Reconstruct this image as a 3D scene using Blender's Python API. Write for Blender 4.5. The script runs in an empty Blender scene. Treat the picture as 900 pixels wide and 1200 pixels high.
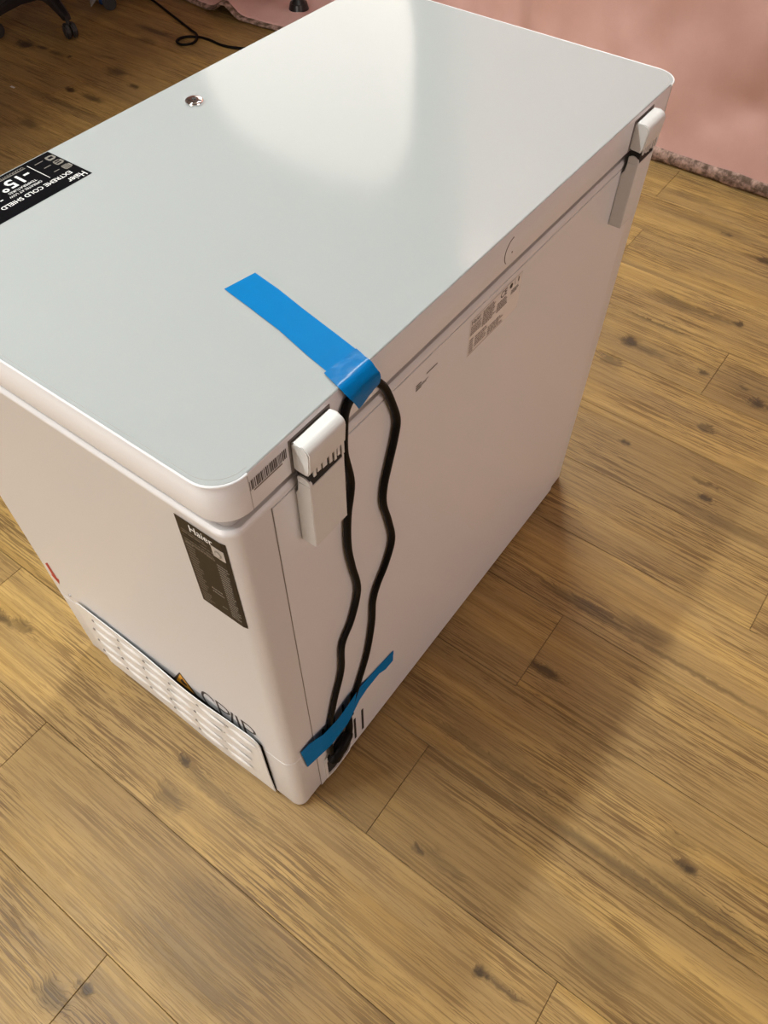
import bpy, bmesh, math, random
from mathutils import Vector, Matrix, noise
random.seed(7)
SC = bpy.context.scene
COL = SC.collection

# ------------------------------------------------------------------ camera
cd = bpy.data.cameras.new('camera'); cam = bpy.data.objects.new('camera', cd); COL.objects.link(cam)
cd.sensor_fit = 'VERTICAL'; cd.sensor_height = 24.0; cd.lens = 24.0*919.18/1200
cd.clip_start = 0.02; cd.clip_end = 60
R = ((0.59082398, -0.80678408, 0.00514367), (0.64308949, 0.47477793, 0.60085092), (0.48719907, 0.35168929, -0.79934455))
m = Matrix.Identity(4)
for i in range(3):
    m[i][0] = R[0][i]; m[i][1] = R[1][i]; m[i][2] = -R[2][i]
m.translation = (-0.23366584, -0.33102381, 1.33371403)
cam.matrix_world = m
SC.camera = cam

# ------------------------------------------------------------------ world, exposure
w = bpy.data.worlds.new('world'); SC.world = w; w.use_nodes = True
w.node_tree.nodes['Background'].inputs[0].default_value = (0.9, 0.95, 1.0, 1)
w.node_tree.nodes['Background'].inputs[1].default_value = 0.05
SC.view_settings.view_transform = 'Standard'; SC.view_settings.look = 'None'
SC.view_settings.gamma = 1; SC.view_settings.exposure = 0.0; SC.view_settings.use_curve_mapping = False

# ------------------------------------------------------------------ lights (ceiling tubes; their housings are built below)
CEIL = 3.2
LZ = 3.03      # height of the tubes
BLOCKER = .26  # drop of the light blocker added under each tube
TUBES = [(-0.88, 0.93, 1.40, 51), (1.86, 0.93, 1.25, 48)]      # x, y, length, watts
for (tx, ty, tl, tw) in TUBES:
    ld = bpy.data.lights.new('tube_light', 'AREA'); ld.shape = 'RECTANGLE'
    ld.size = tl; ld.size_y = 0.09; ld.energy = tw; ld.color = (0.97, 1.0, 0.97)
    ld.spread = math.radians(150)
    lo = bpy.data.objects.new('tube_light', ld); COL.objects.link(lo); lo.location = (tx, ty, LZ)

# ------------------------------------------------------------------ materials
def newmat(name):
    mt = bpy.data.materials.new(name); mt.use_nodes = True
    return mt, mt.node_tree, mt.node_tree.nodes['Principled BSDF']
def node(nt, typ, **kw):
    n = nt.nodes.new(typ)
    for k, v in kw.items(): setattr(n, k, v)
    return n
def s2l(c): return c/12.92 if c <= 0.04045 else ((c+0.055)/1.055)**2.4
def rgb(r, g, b): return (s2l(r/255), s2l(g/255), s2l(b/255), 1)
def plain(name, col, rough=0.5, metal=0.0, spec=0.5, var=0.04, scale=40, bump=0.0, bscale=200):
    """simple procedural material: base colour with a faint noise variation and optional fine relief"""
    mt, nt, b = newmat(name)
    tc = node(nt, 'ShaderNodeTexCoord'); nz = node(nt, 'ShaderNodeTexNoise'); nz.inputs['Scale'].default_value = scale
    nt.links.new(tc.outputs['Object'], nz.inputs['Vector'])
    mr = node(nt, 'ShaderNodeMapRange'); mr.inputs[3].default_value = 1-var; mr.inputs[4].default_value = 1+var
    nt.links.new(nz.outputs[0], mr.inputs[0])
    mx = node(nt, 'ShaderNodeVectorMath', operation='SCALE'); mx.inputs[0].default_value = col[:3]
    nt.links.new(mr.outputs[0], mx.inputs['Scale']); nt.links.new(mx.outputs[0], b.inputs['Base Color'])
    b.inputs['Roughness'].default_value = rough; b.inputs['Metallic'].default_value = metal
    b.inputs['Specular IOR Level'].default_value = spec
    if bump:
        n2 = node(nt, 'ShaderNodeTexNoise'); n2.inputs['Scale'].default_value = bscale
        nt.links.new(tc.outputs['Object'], n2.inputs['Vector'])
        bp = node(nt, 'ShaderNodeBump'); bp.inputs['Strength'].default_value = bump; bp.inputs['Distance'].default_value = 0.001
        nt.links.new(n2.outputs[0], bp.inputs['Height']); nt.links.new(bp.outputs[0], b.inputs['Normal'])
    return mt

M = {}
M['lid']    = plain('lid_dimmed_gloss', (0.41, 0.435, 0.43), 0.105, var=0.008, scale=3)  # white lid dimmed in its colour against the strong overhead light
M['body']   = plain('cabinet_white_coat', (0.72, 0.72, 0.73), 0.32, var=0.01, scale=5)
M['trim']   = plain('white_plastic_trim', (0.78, 0.78, 0.77), 0.3, var=0.01)
M['hinge']  = plain('hinge_white_plastic', (0.66, 0.66, 0.64), 0.42, var=0.015, bump=0.05, bscale=900)
M['gasket'] = plain('gasket_grey', (0.42, 0.40, 0.39), 0.6)
M['groove'] = plain('groove_shadow_grey', (0.20, 0.18, 0.17), 0.8)
M['black']  = plain('black_plastic', (0.012, 0.011, 0.011), 0.35)
M['rubber'] = plain('black_cord_rubber', (0.005, 0.0045, 0.0045), 0.5, spec=0.12, bump=0.1, bscale=600)
M['dark']   = plain('recess_shade_black', (0.010, 0.008, 0.007), 0.8)  # near-black puts the shade of gaps and openings into the colour
M['stkblk'] = plain('sticker_black', (0.004, 0.004, 0.005), 0.5, spec=0.04)
M['stkbrn'] = plain('energy_label_dark_brown', (0.020, 0.014, 0.009), 0.45, spec=0.2)
M['ink']    = plain('ink_dark', (0.035, 0.025, 0.022), 0.5)
M['inkgrey']= plain('ink_grey', (0.20, 0.165, 0.145), 0.5)
M['white']  = plain('print_white', (0.80, 0.80, 0.78), 0.4)
M['prgrey'] = plain('print_grey', (0.24, 0.22, 0.19), 0.5)
M['prbrn']  = plain('print_tan', (0.13, 0.105, 0.08), 0.5)
M['prlite'] = plain('print_pale', (0.42, 0.38, 0.34), 0.5)
M['clear']  = plain('clear_label_film', (0.78, 0.75, 0.73), 0.22, var=0.01)
M['yellow'] = plain('warning_yellow', (0.75, 0.36, 0.03), 0.45)
M['red']    = plain('arrow_red', (0.42, 0.02, 0.02), 0.45)
M['chrome'] = plain('chrome', (0.85, 0.85, 0.85), 0.06, metal=1.0)
M['tape']   = plain('blue_tape', (0.001, 0.165, 0.43), 0.45, spec=0.04, var=0.05, scale=25, bump=0.12, bscale=120)
M['tape2']  = plain('blue_tape_doubled', (0.001, 0.150, 0.41), 0.22, spec=0.14, var=0.08, scale=60, bump=0.5, bscale=90)
M['chair']  = plain('chair_black', (0.012, 0.011, 0.012), 0.4)
M['castor'] = plain('castor_dark_grey', (0.03, 0.029, 0.029), 0.45)
M['bag']    = plain('dark_cloth', (0.010, 0.008, 0.014), 0.8, bump=0.3)
M['blue']   = plain('small_blue', (0.01, 0.06, 0.22), 0.4)
M['paper']  = plain('pale_paper', (0.60, 0.57, 0.54), 0.8)
M['wallp']  = plain('painted_wall', (0.50, 0.43, 0.415), 0.85, var=0.04, scale=4)
M['ceil']   = plain('ceiling_white', (0.42, 0.41, 0.41), 0.9)
M['metalw'] = plain('luminaire_white', (0.75, 0.75, 0.74), 0.4)
M['sub']    = plain('floor_underlay', (0.10, 0.06, 0.028), 0.9)

def emit(name, col, st):
    mt, nt, b = newmat(name)
    b.inputs['Base Color'].default_value = (*col, 1); b.inputs['Emission Color'].default_value = (*col, 1)
    b.inputs['Emission Strength'].default_value = st
    return mt
M['softbox'] = emit('softbox_diffuser', (1.0, 0.90, 0.82), 1.7)
M['fill_side'] = emit('fill_glow_side', (1.0, 0.90, 0.83), 9.0)  # glow of the added fill for the label side
M['fill_back'] = emit('fill_glow_back', (1.0, 0.82, 0.77), 2.9)  # glow of the added fill for the cord side
M['tube']    = emit('tube_glow', (1.0, 0.96, 0.9), 1.5)

# --- wood: fine combed pores, bands, knots and smoky streaks; every plank shifts the grain by its own random number
KNOTS = [  # x, y, half width, half length, strength  (real floor positions of the marks of this vinyl)
 (0.065,-0.185,.007,.012,.8),(0.070,-0.225,.010,.045,.32),(-0.022,-0.358,.010,.014,1.0),(-0.021,-0.395,.005,.035,.6),
 (0.295,-0.552,.008,.020,1.0),(0.325,-0.525,.012,.03,.4),(-0.055,0.214,.008,.012,.85),(-0.062,0.13,.012,.10,.4),
 (-0.113,0.19,.018,.030,.5),(-0.38,0.098,.007,.012,.9),(-0.415,0.123,.018,.030,.6),(0.46,-0.203,.010,.030,.9),
 (1.39,0.073,.020,.028,1.0),(1.385,0.03,.014,.07,.5),(1.605,0.045,.022,.07,.6),(1.61,-0.03,.010,.12,.5),(1.623,-0.128,.012,.018,.95),
 (1.393,-0.125,.010,.014,.9),(1.369,-0.27,.018,.022,1.0),(1.40,-0.225,.010,.014,.7),(1.42,-0.25,.05,.10,.28),(1.218,-0.201,.014,.022,.7),
 (1.068,-0.07,.010,.014,.9),(1.021,-0.28,.009,.015,.95),(1.06,-0.262,.006,.03,.6),(1.298,0.08,.020,.03,.6),(1.494,0.045,.008,.09,.55),
 (1.573,2.687,.03,.04,1.0),(1.592,2.62,.012,.035,.9),(1.593,2.53,.014,.04,.7),(1.603,2.477,.010,.012,.9),(1.623,2.24,.03,.05,.8),
 (1.433,2.266,.015,.025,1.0),(1.437,2.154,.015,.05,.8),(1.585,2.106,.012,.03,.9),(1.191,2.184,.02,.05,.7),(1.35,2.30,.014,.25,.45),(1.22,2.35,.012,.18,.4),
 (1.95,2.38,.015,.10,.75),(1.87,2.34,.02,.05,.6),(1.987,0.047,.010,.016,.8),(1.929,-0.085,.014,.03,.9),(-0.062,0.69,.008,.03,.8),(-0.052,0.65,.010,.02,.6),
 (0.626,-0.20,.013,.11,.65),(0.645,-0.32,.020,.06,.40),(0.618,-0.42,.006,.16,.55),(0.232,-0.50,.010,.20,.60),(0.255,-0.60,.016,.14,.50),
 (0.135,-0.25,.012,.05,.0),(0.090,-0.50,.030,.05,.35),(-0.20,-0.026,.030,.12,.33),(-0.109,-0.168,.02,.10,.2),(0.26,-0.20,.008,.18,.4),
 (-0.27,0.0,.035,.10,.32),(2.0,0.10,.03,.12,.35),(2.11,0.2,.02,.10,.4),(0.98,-0.36,.014,.12,.35),(1.17,-0.45,.02,.10,.3)]
def wood():
    mt, nt, b = newmat('oak_vinyl_plank')
    L = nt.links
    geo = node(nt, 'ShaderNodeNewGeometry'); inf = node(nt, 'ShaderNodeObjectInfo')
    pos = geo.outputs['Position']
    # wobble so that marks have ragged outlines
    wob = node(nt, 'ShaderNodeTexNoise'); wob.inputs['Scale'].default_value = 45; wob.inputs['Detail'].default_value = 3
    L.new(pos, wob.inputs['Vector'])
    wsub = node(nt, 'ShaderNodeVectorMath', operation='SUBTRACT'); L.new(wob.outputs['Color'], wsub.inputs[0]); wsub.inputs[1].default_value = (.5, .5, .5)
    wsc = node(nt, 'ShaderNodeVectorMath', operation='MULTIPLY'); L.new(wsub.outputs[0], wsc.inputs[0]); wsc.inputs[1].default_value = (.016, .06, 0)
    wp = node(nt, 'ShaderNodeVectorMath', operation='ADD'); L.new(pos, wp.inputs[0]); L.new(wsc.outputs[0], wp.inputs[1])
    acc = None
    for (kx, ky, rx, ry, st) in KNOTS:
        ma = node(nt, 'ShaderNodeVectorMath', operation='MULTIPLY_ADD'); L.new(wp.outputs[0], ma.inputs[0])
        ma.inputs[1].default_value = (1/rx, 1/ry, 0); ma.inputs[2].default_value = (-kx/rx, -ky/ry, 0)
        ln = node(nt, 'ShaderNodeVectorMath', operation='LENGTH'); L.new(ma.outputs[0], ln.inputs[0])
        mr = node(nt, 'ShaderNodeMapRange', interpolation_type='SMOOTHSTEP'); L.new(ln.outputs['Value'], mr.inputs[0])
        mr.inputs[1].default_value = 0.35; mr.inputs[2].default_value = 1.55; mr.inputs[3].default_value = st; mr.inputs[4].default_value = 0
        if acc is None: acc = mr.outputs[0]
        else:
            mx = node(nt, 'ShaderNodeMath', operation='MAXIMUM'); L.new(acc, mx.inputs[0]); L.new(mr.outputs[0], mx.inputs[1]); acc = mx.outputs[0]
    # grain coordinate: bends around knots, jumps from plank to plank
    bend = node(nt, 'ShaderNodeMath', operation='MULTIPLY'); L.new(acc, bend.inputs[0]); bend.inputs[1].default_value = 0.012
    rnd = node(nt, 'ShaderNodeMath', operation='MULTIPLY'); L.new(inf.outputs['Random'], rnd.inputs[0]); rnd.inputs[1].default_value = 53
    cx = node(nt, 'ShaderNodeCombineXYZ'); L.new(bend.outputs[0], cx.inputs[0]); L.new(rnd.outputs[0], cx.inputs[2])
    gp = node(nt, 'ShaderNodeVectorMath', operation='ADD'); L.new(pos, gp.inputs[0]); L.new(cx.outputs[0], gp.inputs[1])
    def grain(sx, sy, detail, rough=.6, dist=0.0):
        ms = node(nt, 'ShaderNodeVectorMath', operation='MULTIPLY'); L.new(gp.outputs[0], ms.inputs[0]); ms.inputs[1].default_value = (sx, sy, 1)
        n = node(nt, 'ShaderNodeTexNoise'); n.inputs['Scale'].default_value = 1; n.inputs['Detail'].default_value = detail
        n.inputs['Roughness'].default_value = rough; n.inputs['Distortion'].default_value = dist
        L.new(ms.outputs[0], n.inputs['Vector']); return n.outputs[0]
    def rng(v, a, b_, c=0.0, d=1.0):
        r = node(nt, 'ShaderNodeMapRange', interpolation_type='SMOOTHSTEP'); L.new(v, r.inputs[0])
        for i, x in zip((1, 2, 3, 4), (a, b_, c, d)): r.inputs[i].default_value = x
        return r.outputs[0]
    fine0 = rng(grain(300, 6.5, 2, .55), .405, .50)              # long pores
    fine1 = rng(grain(620, 22, 2, .6), .36, .47)                 # hair-fine dashes
    fm = node(nt, 'ShaderNodeMath', operation='MULTIPLY'); L.new(fine0, fm.inputs[0]); L.new(fine1, fm.inputs[1]); fine = fm.outputs[0]
    mid = rng(grain(60, 1.8, 4, .65), .33, .67)              # bands
    big = rng(grain(11, 1.6, 3, .6), .35, .68)                   # smoky patches
    reg = rng(grain(9, 4, 2), .35, .65, .35, 1.0)                # where the pores are strong
    def mixc(f, a, b_):
        n = node(nt, 'ShaderNodeMix', data_type='RGBA')
        if hasattr(f, 'default_value') and not isinstance(f, float): L.new(f, n.inputs[0])
        else: n.inputs[0].default_value = f
        for s, v in ((6, a), (7, b_)):
            if isinstance(v, tuple): n.inputs[s].default_value = v
            else: L.new(v, n.inputs[s])
        return n.outputs[2]
    def mul(a, c):
        n = node(nt, 'ShaderNodeMath', operation='MULTIPLY'); L.new(a, n.inputs[0])
        if isinstance(c, (int, float)): n.inputs[1].default_value = c
        else: L.new(c, n.inputs[1])
        return n.outputs[0]
    inv = lambda v: rng(v, 0, 1, 1, 0)
    base = mixc(mid, (0.365, 0.225, 0.068, 1), (0.495, 0.322, 0.108, 1))
    base = mixc(mul(inv(big), .55), base, (0.255, 0.166, 0.072, 1))
    base = mixc(mul(mul(inv(fine), reg), .80), base, (0.128, 0.068, 0.022, 1))
    tone = rng(inf.outputs['Random'], 0, 1, .92, 1.06)
    ts = node(nt, 'ShaderNodeVectorMath', operation='SCALE'); L.new(base, ts.inputs[0]); L.new(tone, ts.inputs['Scale'])
    fin = mixc(mul(acc, .92), ts.outputs[0], (0.045, 0.026, 0.011, 1))
    L.new(fin, b.inputs['Base Color'])
    b.inputs['Roughness'].default_value = 0.46; b.inputs['Specular IOR Level'].default_value = 0.35
    bp = node(nt, 'ShaderNodeBump'); bp.inputs['Strength'].default_value = 0.35; bp.inputs['Distance'].default_value = 0.0006
    L.new(fine, bp.inputs['Height']); L.new(bp.outputs[0], b.inputs['Normal'])
    return mt
M['wood'] = wood()

def cloth(name, c1, c2, scale, lo, hi, rough=0.75, grime=None):
    mt, nt, b = newmat(name); L = nt.links
    geo = node(nt, 'ShaderNodeNewGeometry')
    nz = node(nt, 'ShaderNodeTexNoise'); nz.inputs['Scale'].default_value = scale; nz.inputs['Detail'].default_value = 6; nz.inputs['Roughness'].default_value = .65
    L.new(geo.outputs['Position'], nz.inputs['Vector'])
    r = node(nt, 'ShaderNodeMapRange', interpolation_type='SMOOTHSTEP'); L.new(nz.outputs[0], r.inputs[0]); r.inputs[1].default_value = lo; r.inputs[2].default_value = hi
    mx = node(nt, 'ShaderNodeMix', data_type='RGBA'); L.new(r.outputs[0], mx.inputs[0]); mx.inputs[6].default_value = c1; mx.inputs[7].default_value = c2
    out = mx.outputs[2]
    L.new(out, b.inputs['Base Color']); b.inputs['Roughness'].default_value = rough; b.inputs['Specular IOR Level'].default_value = 0.3
    bp = node(nt, 'ShaderNodeBump'); bp.inputs['Strength'].default_value = .25; bp.inputs['Distance'].default_value = .004
    L.new(nz.outputs[0], bp.inputs['Height']); L.new(bp.outputs[0], b.inputs['Normal'])
    return mt
M['pink'] = cloth('pink_sheet', (0.70, 0.425, 0.375, 1), (0.78, 0.490, 0.440, 1), 3.0, .3, .7)
M['hem']  = cloth('dirty_hem', (0.13, 0.085, 0.06, 1), (0.52, 0.35, 0.29, 1), 42, .38, .66, .85)

# ------------------------------------------------------------------ helpers
def tag(o, label=None, cat=None, group=None, kind=None):
    for k, v in (('label', label), ('category', cat), ('group', group), ('kind', kind)):
        if v: o[k] = v
    return o
def thing(name, loc, label, cat, group=None):
    o = bpy.data.objects.new(name, None); COL.objects.link(o); o.location = loc; o.empty_display_size = .1
    return tag(o, label, cat, group)
def wloc(o):
    v = Vector(o.location)
    while o.parent: o = o.parent; v = v + Vector(o.location)
    return v
def link(name, me, parent=None, loc=(0, 0, 0)):
    """link a mesh at world position loc (under parent)"""
    o = bpy.data.objects.new(name, me); COL.objects.link(o)
    if parent is not None:
        o.parent = parent; o.location = Vector(loc) - wloc(parent)
    else: o.location = loc
    return o
def fin(name, bm, mats, parent=None, loc=(0, 0, 0), smooth=False, angle=35, label=None):
    """bm is in world coordinates; its origin becomes loc"""
    bmesh.ops.translate(bm, verts=bm.verts, vec=-Vector(loc))
    bmesh.ops.recalc_face_normals(bm, faces=bm.faces)
    me = bpy.data.meshes.new(name); bm.to_mesh(me); bm.free()
    for k in (mats if isinstance(mats, (list, tuple)) else [mats]): me.materials.append(M[k])
    if smooth:
        me.set_sharp_from_angle(angle=math.radians(angle))
        for p in me.polygons: p.use_smooth = len(p.vertices) <= 4      # big flat caps stay flat
    o = link(name, me, parent, loc)
    if label: o['label'] = label
    return o
def box(bm, a, b, bev=0.0, seg=2, mat=0):
    r = bmesh.ops.create_cube(bm, size=1.0)
    c = [(a[i]+b[i])/2 for i in range(3)]; s = [abs(b[i]-a[i]) for i in range(3)]
    for v in r['verts']: v.co = Vector((v.co.x*s[0]+c[0], v.co.y*s[1]+c[1], v.co.z*s[2]+c[2]))
    fs = set(f for v in r['verts'] for f in v.link_faces)
    for f in fs: f.material_index = mat
    if bev: bmesh.ops.bevel(bm, geom=list(set(e for f in fs for e in f.edges)), offset=bev, segments=seg, affect='EDGES', profile=.5)
def cyl(bm, c, r, h, axis='Z', seg=24, r2=None, mat=0):
    rot = {'Z': Matrix.Identity(4), 'X': Matrix.Rotation(math.pi/2, 4, 'Y'), 'Y': Matrix.Rotation(math.pi/2, 4, 'X')}[axis]
    res = bmesh.ops.create_cone(bm, cap_ends=True, segments=seg, radius1=r, radius2=r if r2 is None else r2, depth=h, matrix=Matrix.Translation(c) @ rot)
    for v in res['verts']:
        for f in v.link_faces: f.material_index = mat
def spline(pts, n=8):
    out = []; P = [Vector(p) for p in pts]
    for i in range(len(P)-1):
        p0 = P[max(i-1, 0)]; p1 = P[i]; p2 = P[i+1]; p3 = P[min(i+2, len(P)-1)]
        for k in range(n):
            t = k/n
            out.append(0.5*((2*p1)+(p2-p0)*t+(2*p0-5*p1+4*p2-p3)*t*t+(3*p1-p0-3*p2+p3)*t**3))
    out.append(P[-1]); return out
def tube(bm, pts, r, seg=10, mat=0, flat=None):
    """tube along a polyline; r may be a list"""
    P = [Vector(p) for p in pts]; rings = []; up = None
    for i, p in enumerate(P):
        d = (P[min(i+1, len(P)-1)]-P[max(i-1, 0)]).normalized()
        if up is None: up = d.orthogonal().normalized()
        up = (up - d*up.dot(d)).normalized(); sd = d.cross(up)
        rr = r[i] if isinstance(r, (list, tuple)) else r
        rings.append([bm.verts.new(p+(up*math.cos(a)+sd*math.sin(a))*rr) for a in [2*math.pi*k/seg for k in range(seg)]])
    for a, b in zip(rings, rings[1:]):
        for k in range(seg):
            f = bm.faces.new((a[k], a[(k+1) % seg], b[(k+1) % seg], b[k])); f.material_index = mat
    bm.faces.new(rings[0]).material_index = mat; bm.faces.new(rings[-1]).material_index = mat
def rrect(x0, y0, x1, y1, r, n=8):
    """rounded rectangle outline, counter-clockwise"""
    rs = r if isinstance(r, (list, tuple)) else (r, r, r, r)
    out = []
    for (cx, cy, a0, q) in ((x0+rs[0], y0+rs[0], math.pi, rs[0]), (x1-rs[1], y0+rs[1], 1.5*math.pi, rs[1]), (x1-rs[2], y1-rs[2], 0, rs[2]), (x0+rs[3], y1-rs[3], .5*math.pi, rs[3])):
        for k in range(n+1):
            a = a0+math.pi/2*k/n; out.append((cx+q*math.cos(a), cy+q*math.sin(a)))
    return out
def prism(bm, outlines, mat=0, cap=True):
    """stack of (outline, z): equal point counts, skinned"""
    rings = [[bm.verts.new((x, y, z)) for x, y in o] for o, z in outlines]
    n = len(rings[0])
    for a, b in zip(rings, rings[1:]):
        for k in range(n): bm.faces.new((a[k], a[(k+1) % n], b[(k+1) % n], b[k])).material_index = mat
    if cap:
        bm.faces.new(rings[0][::-1]).material_index = mat; bm.faces.new(rings[-1]).material_index = mat

class Flat:
    """flat print: quads, polygons and lettering in (u, v), laid on a surface by a mapping fn(u, v, h)"""
    def __init__(s, fn): s.fn = fn; s.bm = bmesh.new(); s.mats = []
    def mi(s, m):
        if m not in s.mats: s.mats.append(m)
        return s.mats.index(m)
    def poly(s, pts, m, h):
        f = s.bm.faces.new([s.bm.verts.new(s.fn(u, v, h)) for u, v in pts]); f.material_index = s.mi(m)
    def rect(s, u0, v0, u1, v1, m, h, n=1):
        for k in range(n):
            a = u0+(u1-u0)*k/n; b = u0+(u1-u0)*(k+1)/n
            s.poly([(a, v0), (b, v0), (b, v1), (a, v1)], m, h)
    def ring(s, u0, v0, u1, v1, t, m, h):
        s.rect(u0, v0, u1, v0+t, m, h); s.rect(u0, v1-t, u1, v1, m, h); s.rect(u0, v0+t, u0+t, v1-t, m, h); s.rect(u1-t, v0+t, u1, v1-t, m, h)
    def text(s, body, u, v, size, m, h, align='LEFT', bold=0.0, sx=1.0, width=None):
        c = bpy.data.curves.new('lettering', 'FONT'); c.body = body; c.size = size; c.align_x = align; c.offset = bold*size
        c.resolution_u = 3
        o = bpy.data.objects.new('lettering', c); COL.objects.link(o)
        me = bpy.data.meshes.new_from_object(o.evaluated_get(bpy.context.evaluated_depsgraph_get()))
        xs = [p.co.x for p in me.vertices]
        if width and xs: sx = width/(max(xs)-min(xs)); 
        vs = [s.bm.verts.new(s.fn(u+p.co.x*sx, v+p.co.y, h)) for p in me.vertices]
        i = s.mi(m)
        for p in me.polygons:
            try: s.bm.faces.new([vs[k] for k in p.vertices]).material_index = i
            except ValueError: pass
        bpy.data.objects.remove(o); bpy.data.curves.remove(c); bpy.data.meshes.remove(me)
    def lines(s, u0, v0, u1, v1, n, m, h, fill=.5, rag=.4, seed=1):
        """rows of unreadably small print as short dashes"""
        rn = random.Random(seed); dv = (v1-v0)/n
        for i in range(n):
            e = u1-(u1-u0)*rag*rn.random(); a = u0; y = v1-dv*(i+1)
            while a < e:
                b = min(e, a+(u1-u0)*(.06+.14*rn.random())); s.rect(a, y, b, y+dv*fill, m, h); a = b+(u1-u0)*.03
    def done(s, name, parent, label=None):
        me = bpy.data.meshes.new(name)
        loc = sum((v.co for v in s.bm.verts), Vector())/len(s.bm.verts)
        bmesh.ops.translate(s.bm, verts=s.bm.verts, vec=-loc)
        s.bm.to_mesh(me); s.bm.free()
        for k in s.mats: me.materials.append(M[k])
        o = link(name, me, parent, loc)
        if label: o['label'] = label
        return o

# ------------------------------------------------------------------ room shell
RX0, RX1, RY0, RY1 = -3.4, 2.72, -3.2, 3.9
def slab(name, a, b, mat):
    bm = bmesh.new(); box(bm, a, b); o = fin(name, bm, mat, None, ((a[0]+b[0])/2, (a[1]+b[1])/2, (a[2]+b[2])/2)); tag(o, kind='structure'); return o
floor = slab('floor', (RX0, RY0, -.08), (RX1, RY1, -.004), 'sub')
slab('wall_right', (RX1, RY0, -.08), (RX1+.1, RY1, CEIL), 'wallp')
slab('wall_left', (RX0-.1, RY0, -.08), (RX0, RY1, CEIL), 'wallp')
slab('wall_back', (RX0-.1, RY1, -.08), (RX1+.1, RY1+.1, CEIL), 'wallp')
slab('wall_front', (RX0-.1, RY0-.1, -.08), (RX1+.1, RY0, CEIL), 'wallp')
slab('ceiling', (RX0-.1, RY0-.1, CEIL), (RX1+.1, RY1+.1, CEIL+.1), 'ceil')

# planks run along y; the seams and end joints sit where the photograph has them
PW, PL, X0 = 0.1831, 1.22, 0.0345
ENDS = {-3: .1, -2: .461, -1: -.459, 0: -.107, 1: -.79, 2: -.172, 3: -.82, 4: -.475, 5: .28, 6: -.66, 7: -.148, 8: .62, 9: .257, 10: -.45, 11: .3}
plank_cache = {}
def plank_mesh(w, l):
    k = (round(w, 3), round(l, 3))
    if k not in plank_cache:
        bm = bmesh.new(); g = .0004; c = .0007; t = -.0045
        o = lambda e: [(g+e, g+e), (w-g-e, g+e), (w-g-e, l-g-e), (g+e, l-g-e)]
        prism(bm, [(o(0), t), (o(0), -c), (o(c), 0)]); bmesh.ops.recalc_face_normals(bm, faces=bm.faces)
        me = bpy.data.meshes.new('plank'); bm.to_mesh(me); bm.free(); me.materials.append(M['wood']); plank_cache[k] = me
    return plank_cache[k]
for k in range(-18, 15):
    x = X0+PW*k
    if x < RX0 or x+PW > RX1+.02: continue
    e = ENDS.get(k, random.uniform(-.6, .6))
    y = e-PL*math.ceil((e-RY0)/PL)
    while y < RY1:
        y0, y1 = max(y, RY0), min(y+PL, RY1)
        if y1-y0 > .02 and y1 > -1.6: link('plank', plank_mesh(PW, y1-y0), floor, (x, y0, 0))
        y += PL

# luminaires: long louvred housings that hold the tube lights
for i, (tx, ty, ln, rot) in enumerate([(t[0], t[1], t[2], 0) for t in TUBES]):
    t = thing('ceiling_light', (tx, ty, CEIL), ['long white louvred ceiling light over the label side of the freezer', 'long white louvred ceiling light toward the pink sheet'][i], 'light')
    hx, hy = (ln/2+.04, .08) if not rot else (.08, ln/2+.04)
    bm = bmesh.new()
    for a, b in (((-hx, -hy, .05), (hx, hy, .17)), ((-hx, -hy, 0), (-hx+.01, hy, .05)), ((hx-.01, -hy, 0), (hx, hy, .05)), ((-hx, -hy, 0), (hx, -hy+.01, .05)), ((-hx, hy-.01, 0), (hx, hy, .05))):
        box(bm, (tx+a[0], ty+a[1], LZ+a[2]), (tx+b[0], ty+b[1], LZ+b[2]))
    if i < 2: box(bm, (tx-hx, ty+hy-.006, LZ-BLOCKER), (tx+hx, ty+hy, LZ))          # added blocker plate, keeps tube light off the far chair corner
    fin('housing', bm, 'metalw', t, (tx, ty, LZ))
    bm = bmesh.new(); cyl(bm, (tx, ty, LZ+.032), .013, ln-.02, 'X' if not rot else 'Y', 12); fin('tube', bm, 'tube', t, (tx, ty, LZ+.032), True)

# ------------------------------------------------------------------ chest freezer
L, D, H, o_ = 0.893, 0.520, 0.845, 0.0035
fz = thing('chest_freezer', (L/2, D/2, 0), 'white chest freezer with closed lid standing on the plank floor', 'freezer')
rb = .018
bm = bmesh.new()
def bo(e): return rrect(-e, -e, L+e, D+e, rb+e, 8)
prism(bm, [(bo(-.001), .2005), (bo(0), .2015), (bo(0), .772), (bo(.0015), .775), (bo(.0015), .781), (bo(-.001), .784), (bo(-.012), .7845)])
fin('cabinet', bm, 'body', fz, (L/2, D/2, .5), True, 40)
bm = bmesh.new()
prism(bm, [(bo(-.008), 0.0), (bo(-.002), .003), (bo(0), .012), (bo(0), .1985), (bo(-.001), .1995), (bo(-.004), .2005)])
fin('base', bm, 'body', fz, (L/2, D/2, .1), True, 40, label='white lower skirt below a thin seam')
bm = bmesh.new()
prism(bm, [(bo(-.006), .784), (bo(-.006), .7965)])
fin('gasket', bm, 'gasket', fz, (L/2, D/2, .79), True, 40)
# back panel sheet, slightly proud, with its two vertical edges as a step
bm = bmesh.new()
box(bm, (.0525, -.0012, .004), (L-.0525, .003, .7715), .0005, 1)
fin('back_panel', bm, 'body', fz, (L/2, 0, .4))
bm = bmesh.new()
bm.free()
for x in (.0515, L-.0525):
    bm = bmesh.new(); box(bm, (x-.0001, -.0004, .004), (x+.0010, .002, .7715)); fin('panel_seam', bm, 'inkgrey', fz, (x, 0, .4))
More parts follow.
